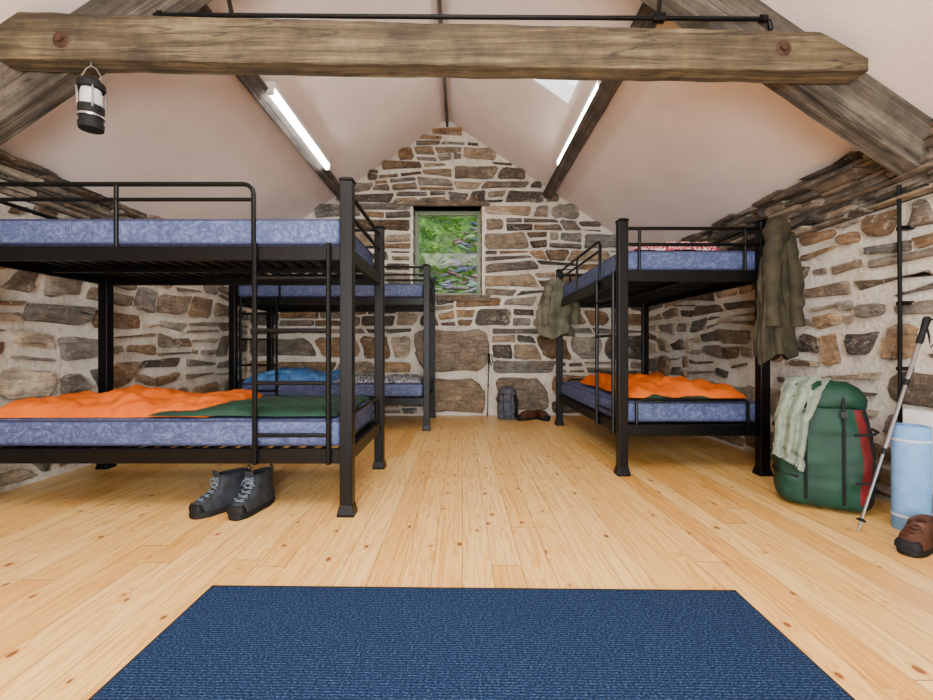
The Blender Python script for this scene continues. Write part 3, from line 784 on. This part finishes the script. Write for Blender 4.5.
# ------------------------------------------------------------------ jackets
def jacket(name, loc, rotz, mat, H=.95, W=.15, D=.07, sleeves=((.13, 0, .0), (-.11, .02, .0)), seed=1.0, hood=True):
    e = empty(name, loc, (0, 0, rotz))   # local origin = hanging point (top)
    mb = MB(); rings = []; n = 72; m = 36
    for i in range(m+1):
        f = i/m; z = -f*H*.96
        w_ = W*(.30+.70*min(1, f*3.2)**.8)*(1+.16*f); d_ = D*(.5+.5*min(1, f*4))*(1+.25*f)
        r = []
        for k in range(n):
            t = 2*pi*k/n
            fold = 1+(.06+.20*f)*sin(5*t+seed+2*f+1.5*nz(f*3, seed))+.13*sin(9*t+seed*2-3*f)*f+.16*nz(cos(t)*2.4, sin(t)*2.4, f*7+seed)
            r.append((w_*cos(t)*fold+.03*nz(f*3, seed+4), d_*sin(t)*fold, z+(.03*sin(3*t+seed)+.02*cos(t))*f))
        rings.append(r)
    mb.loft(rings)
    for (sx, sy, sz) in sleeves:
        sg = 1 if sx > 0 else -1
        ps = []; rs = []
        for i in range(30):
            f = i/29
            ps.append((sg*W*.4+(sx-sg*W*.4)*min(1, f*1.8)**.7+.014*nz(f*5, seed, sx), sy-.02*f, -.07-f*.62*H/.95)); rs.append((.056-.014*f)*(1+.18*nz(f*14, sx*9, seed)+.07*sin(f*34+seed)) if i > 0 else .02)
        mb.tube(ps, .05, 0, 16, rs)
        a = Vector(ps[-1]); mb.tube([a+Vector((0, 0, .03)), a-Vector((0, 0, .012))], .046, 0, 14)
    if hood:
        mb.loft([ering(-.01, -.02, .02-.17*i/8, .05+.03*sin(pi*i/8)+.008*sin(i*2+seed), .04+.03*sin(pi*i/8), 24, .9) for i in range(9)])
    mb.loft([ering(0, 0, .0-.05*i/3, .052+.004*i, .045, 24, .9) for i in range(4)])
    mb.tube([(0.02*sin(i), -D*(.6+.5*min(1, i/5))-.012-.01*i/10, -.06-i*.078*H/.95) for i in range(11)], .005, n=6)
    mb.obj('jacket_cloth', [mat], e, smooth=80)
    return e
jacket('hanging_jacket', (2.08, 2.955, 1.70), radians(10), 'olive', .93, .10, .05, ((.13, -.01, 0), (-.07, -.03, 0)), 1.0)
jacket('hanging_jacket', (1.03, 4.93, 1.64), radians(-8), 'khaki', .66, .14, .07, ((.22, -.02, 0), (-.1, -.04, 0)), 3.6, False)

# ------------------------------------------------------------------ lights / world
wd = bpy.data.worlds.new('sky'); SC.world = wd; wd.use_nodes = True
bg = wd.node_tree.nodes['Background']; bg.inputs[0].default_value = (0.88, 0.94, 1.0, 1); bg.inputs[1].default_value = 3.2
def area(name, loc, rot, sx, sy, pw, col):
    l = bpy.data.lights.new(name, 'AREA'); l.shape = 'RECTANGLE'; l.size = sx; l.size_y = sy; l.energy = pw; l.color = col
    o = bpy.data.objects.new(name, l); COL.objects.link(o); o.location = loc; o.rotation_euler = rot; return o
area('doorway_fill', (0, YF+.05, 1.15), (radians(90), 0, 0), 1.9, 1.8, 300, (.97, .985, 1.0))  # added fill light behind the camera, placed just inside the door
area('overhead_fill', (-.19, .2, 3.2), (0, 0, 0), 1.6, 1.6, 135, (1.0, .98, .95))  # added overhead fill with no fitting of its own, out of view
sun = bpy.data.lights.new('sun', 'SUN'); sun.energy = 1.0; sun.angle = .2
so = bpy.data.objects.new('sun', sun); COL.objects.link(so); so.rotation_euler = (radians(48), radians(20), 0)

cam = bpy.data.cameras.new('camera'); cam.lens = 445/933*36; cam.sensor_width = 36
cam.shift_x = 4.5/933; cam.shift_y = -2/933; cam.clip_start = .02
co = bpy.data.objects.new('camera', cam); COL.objects.link(co); co.location = (0, 0, .87); co.rotation_euler = (radians(90), 0, 0)
SC.camera = co
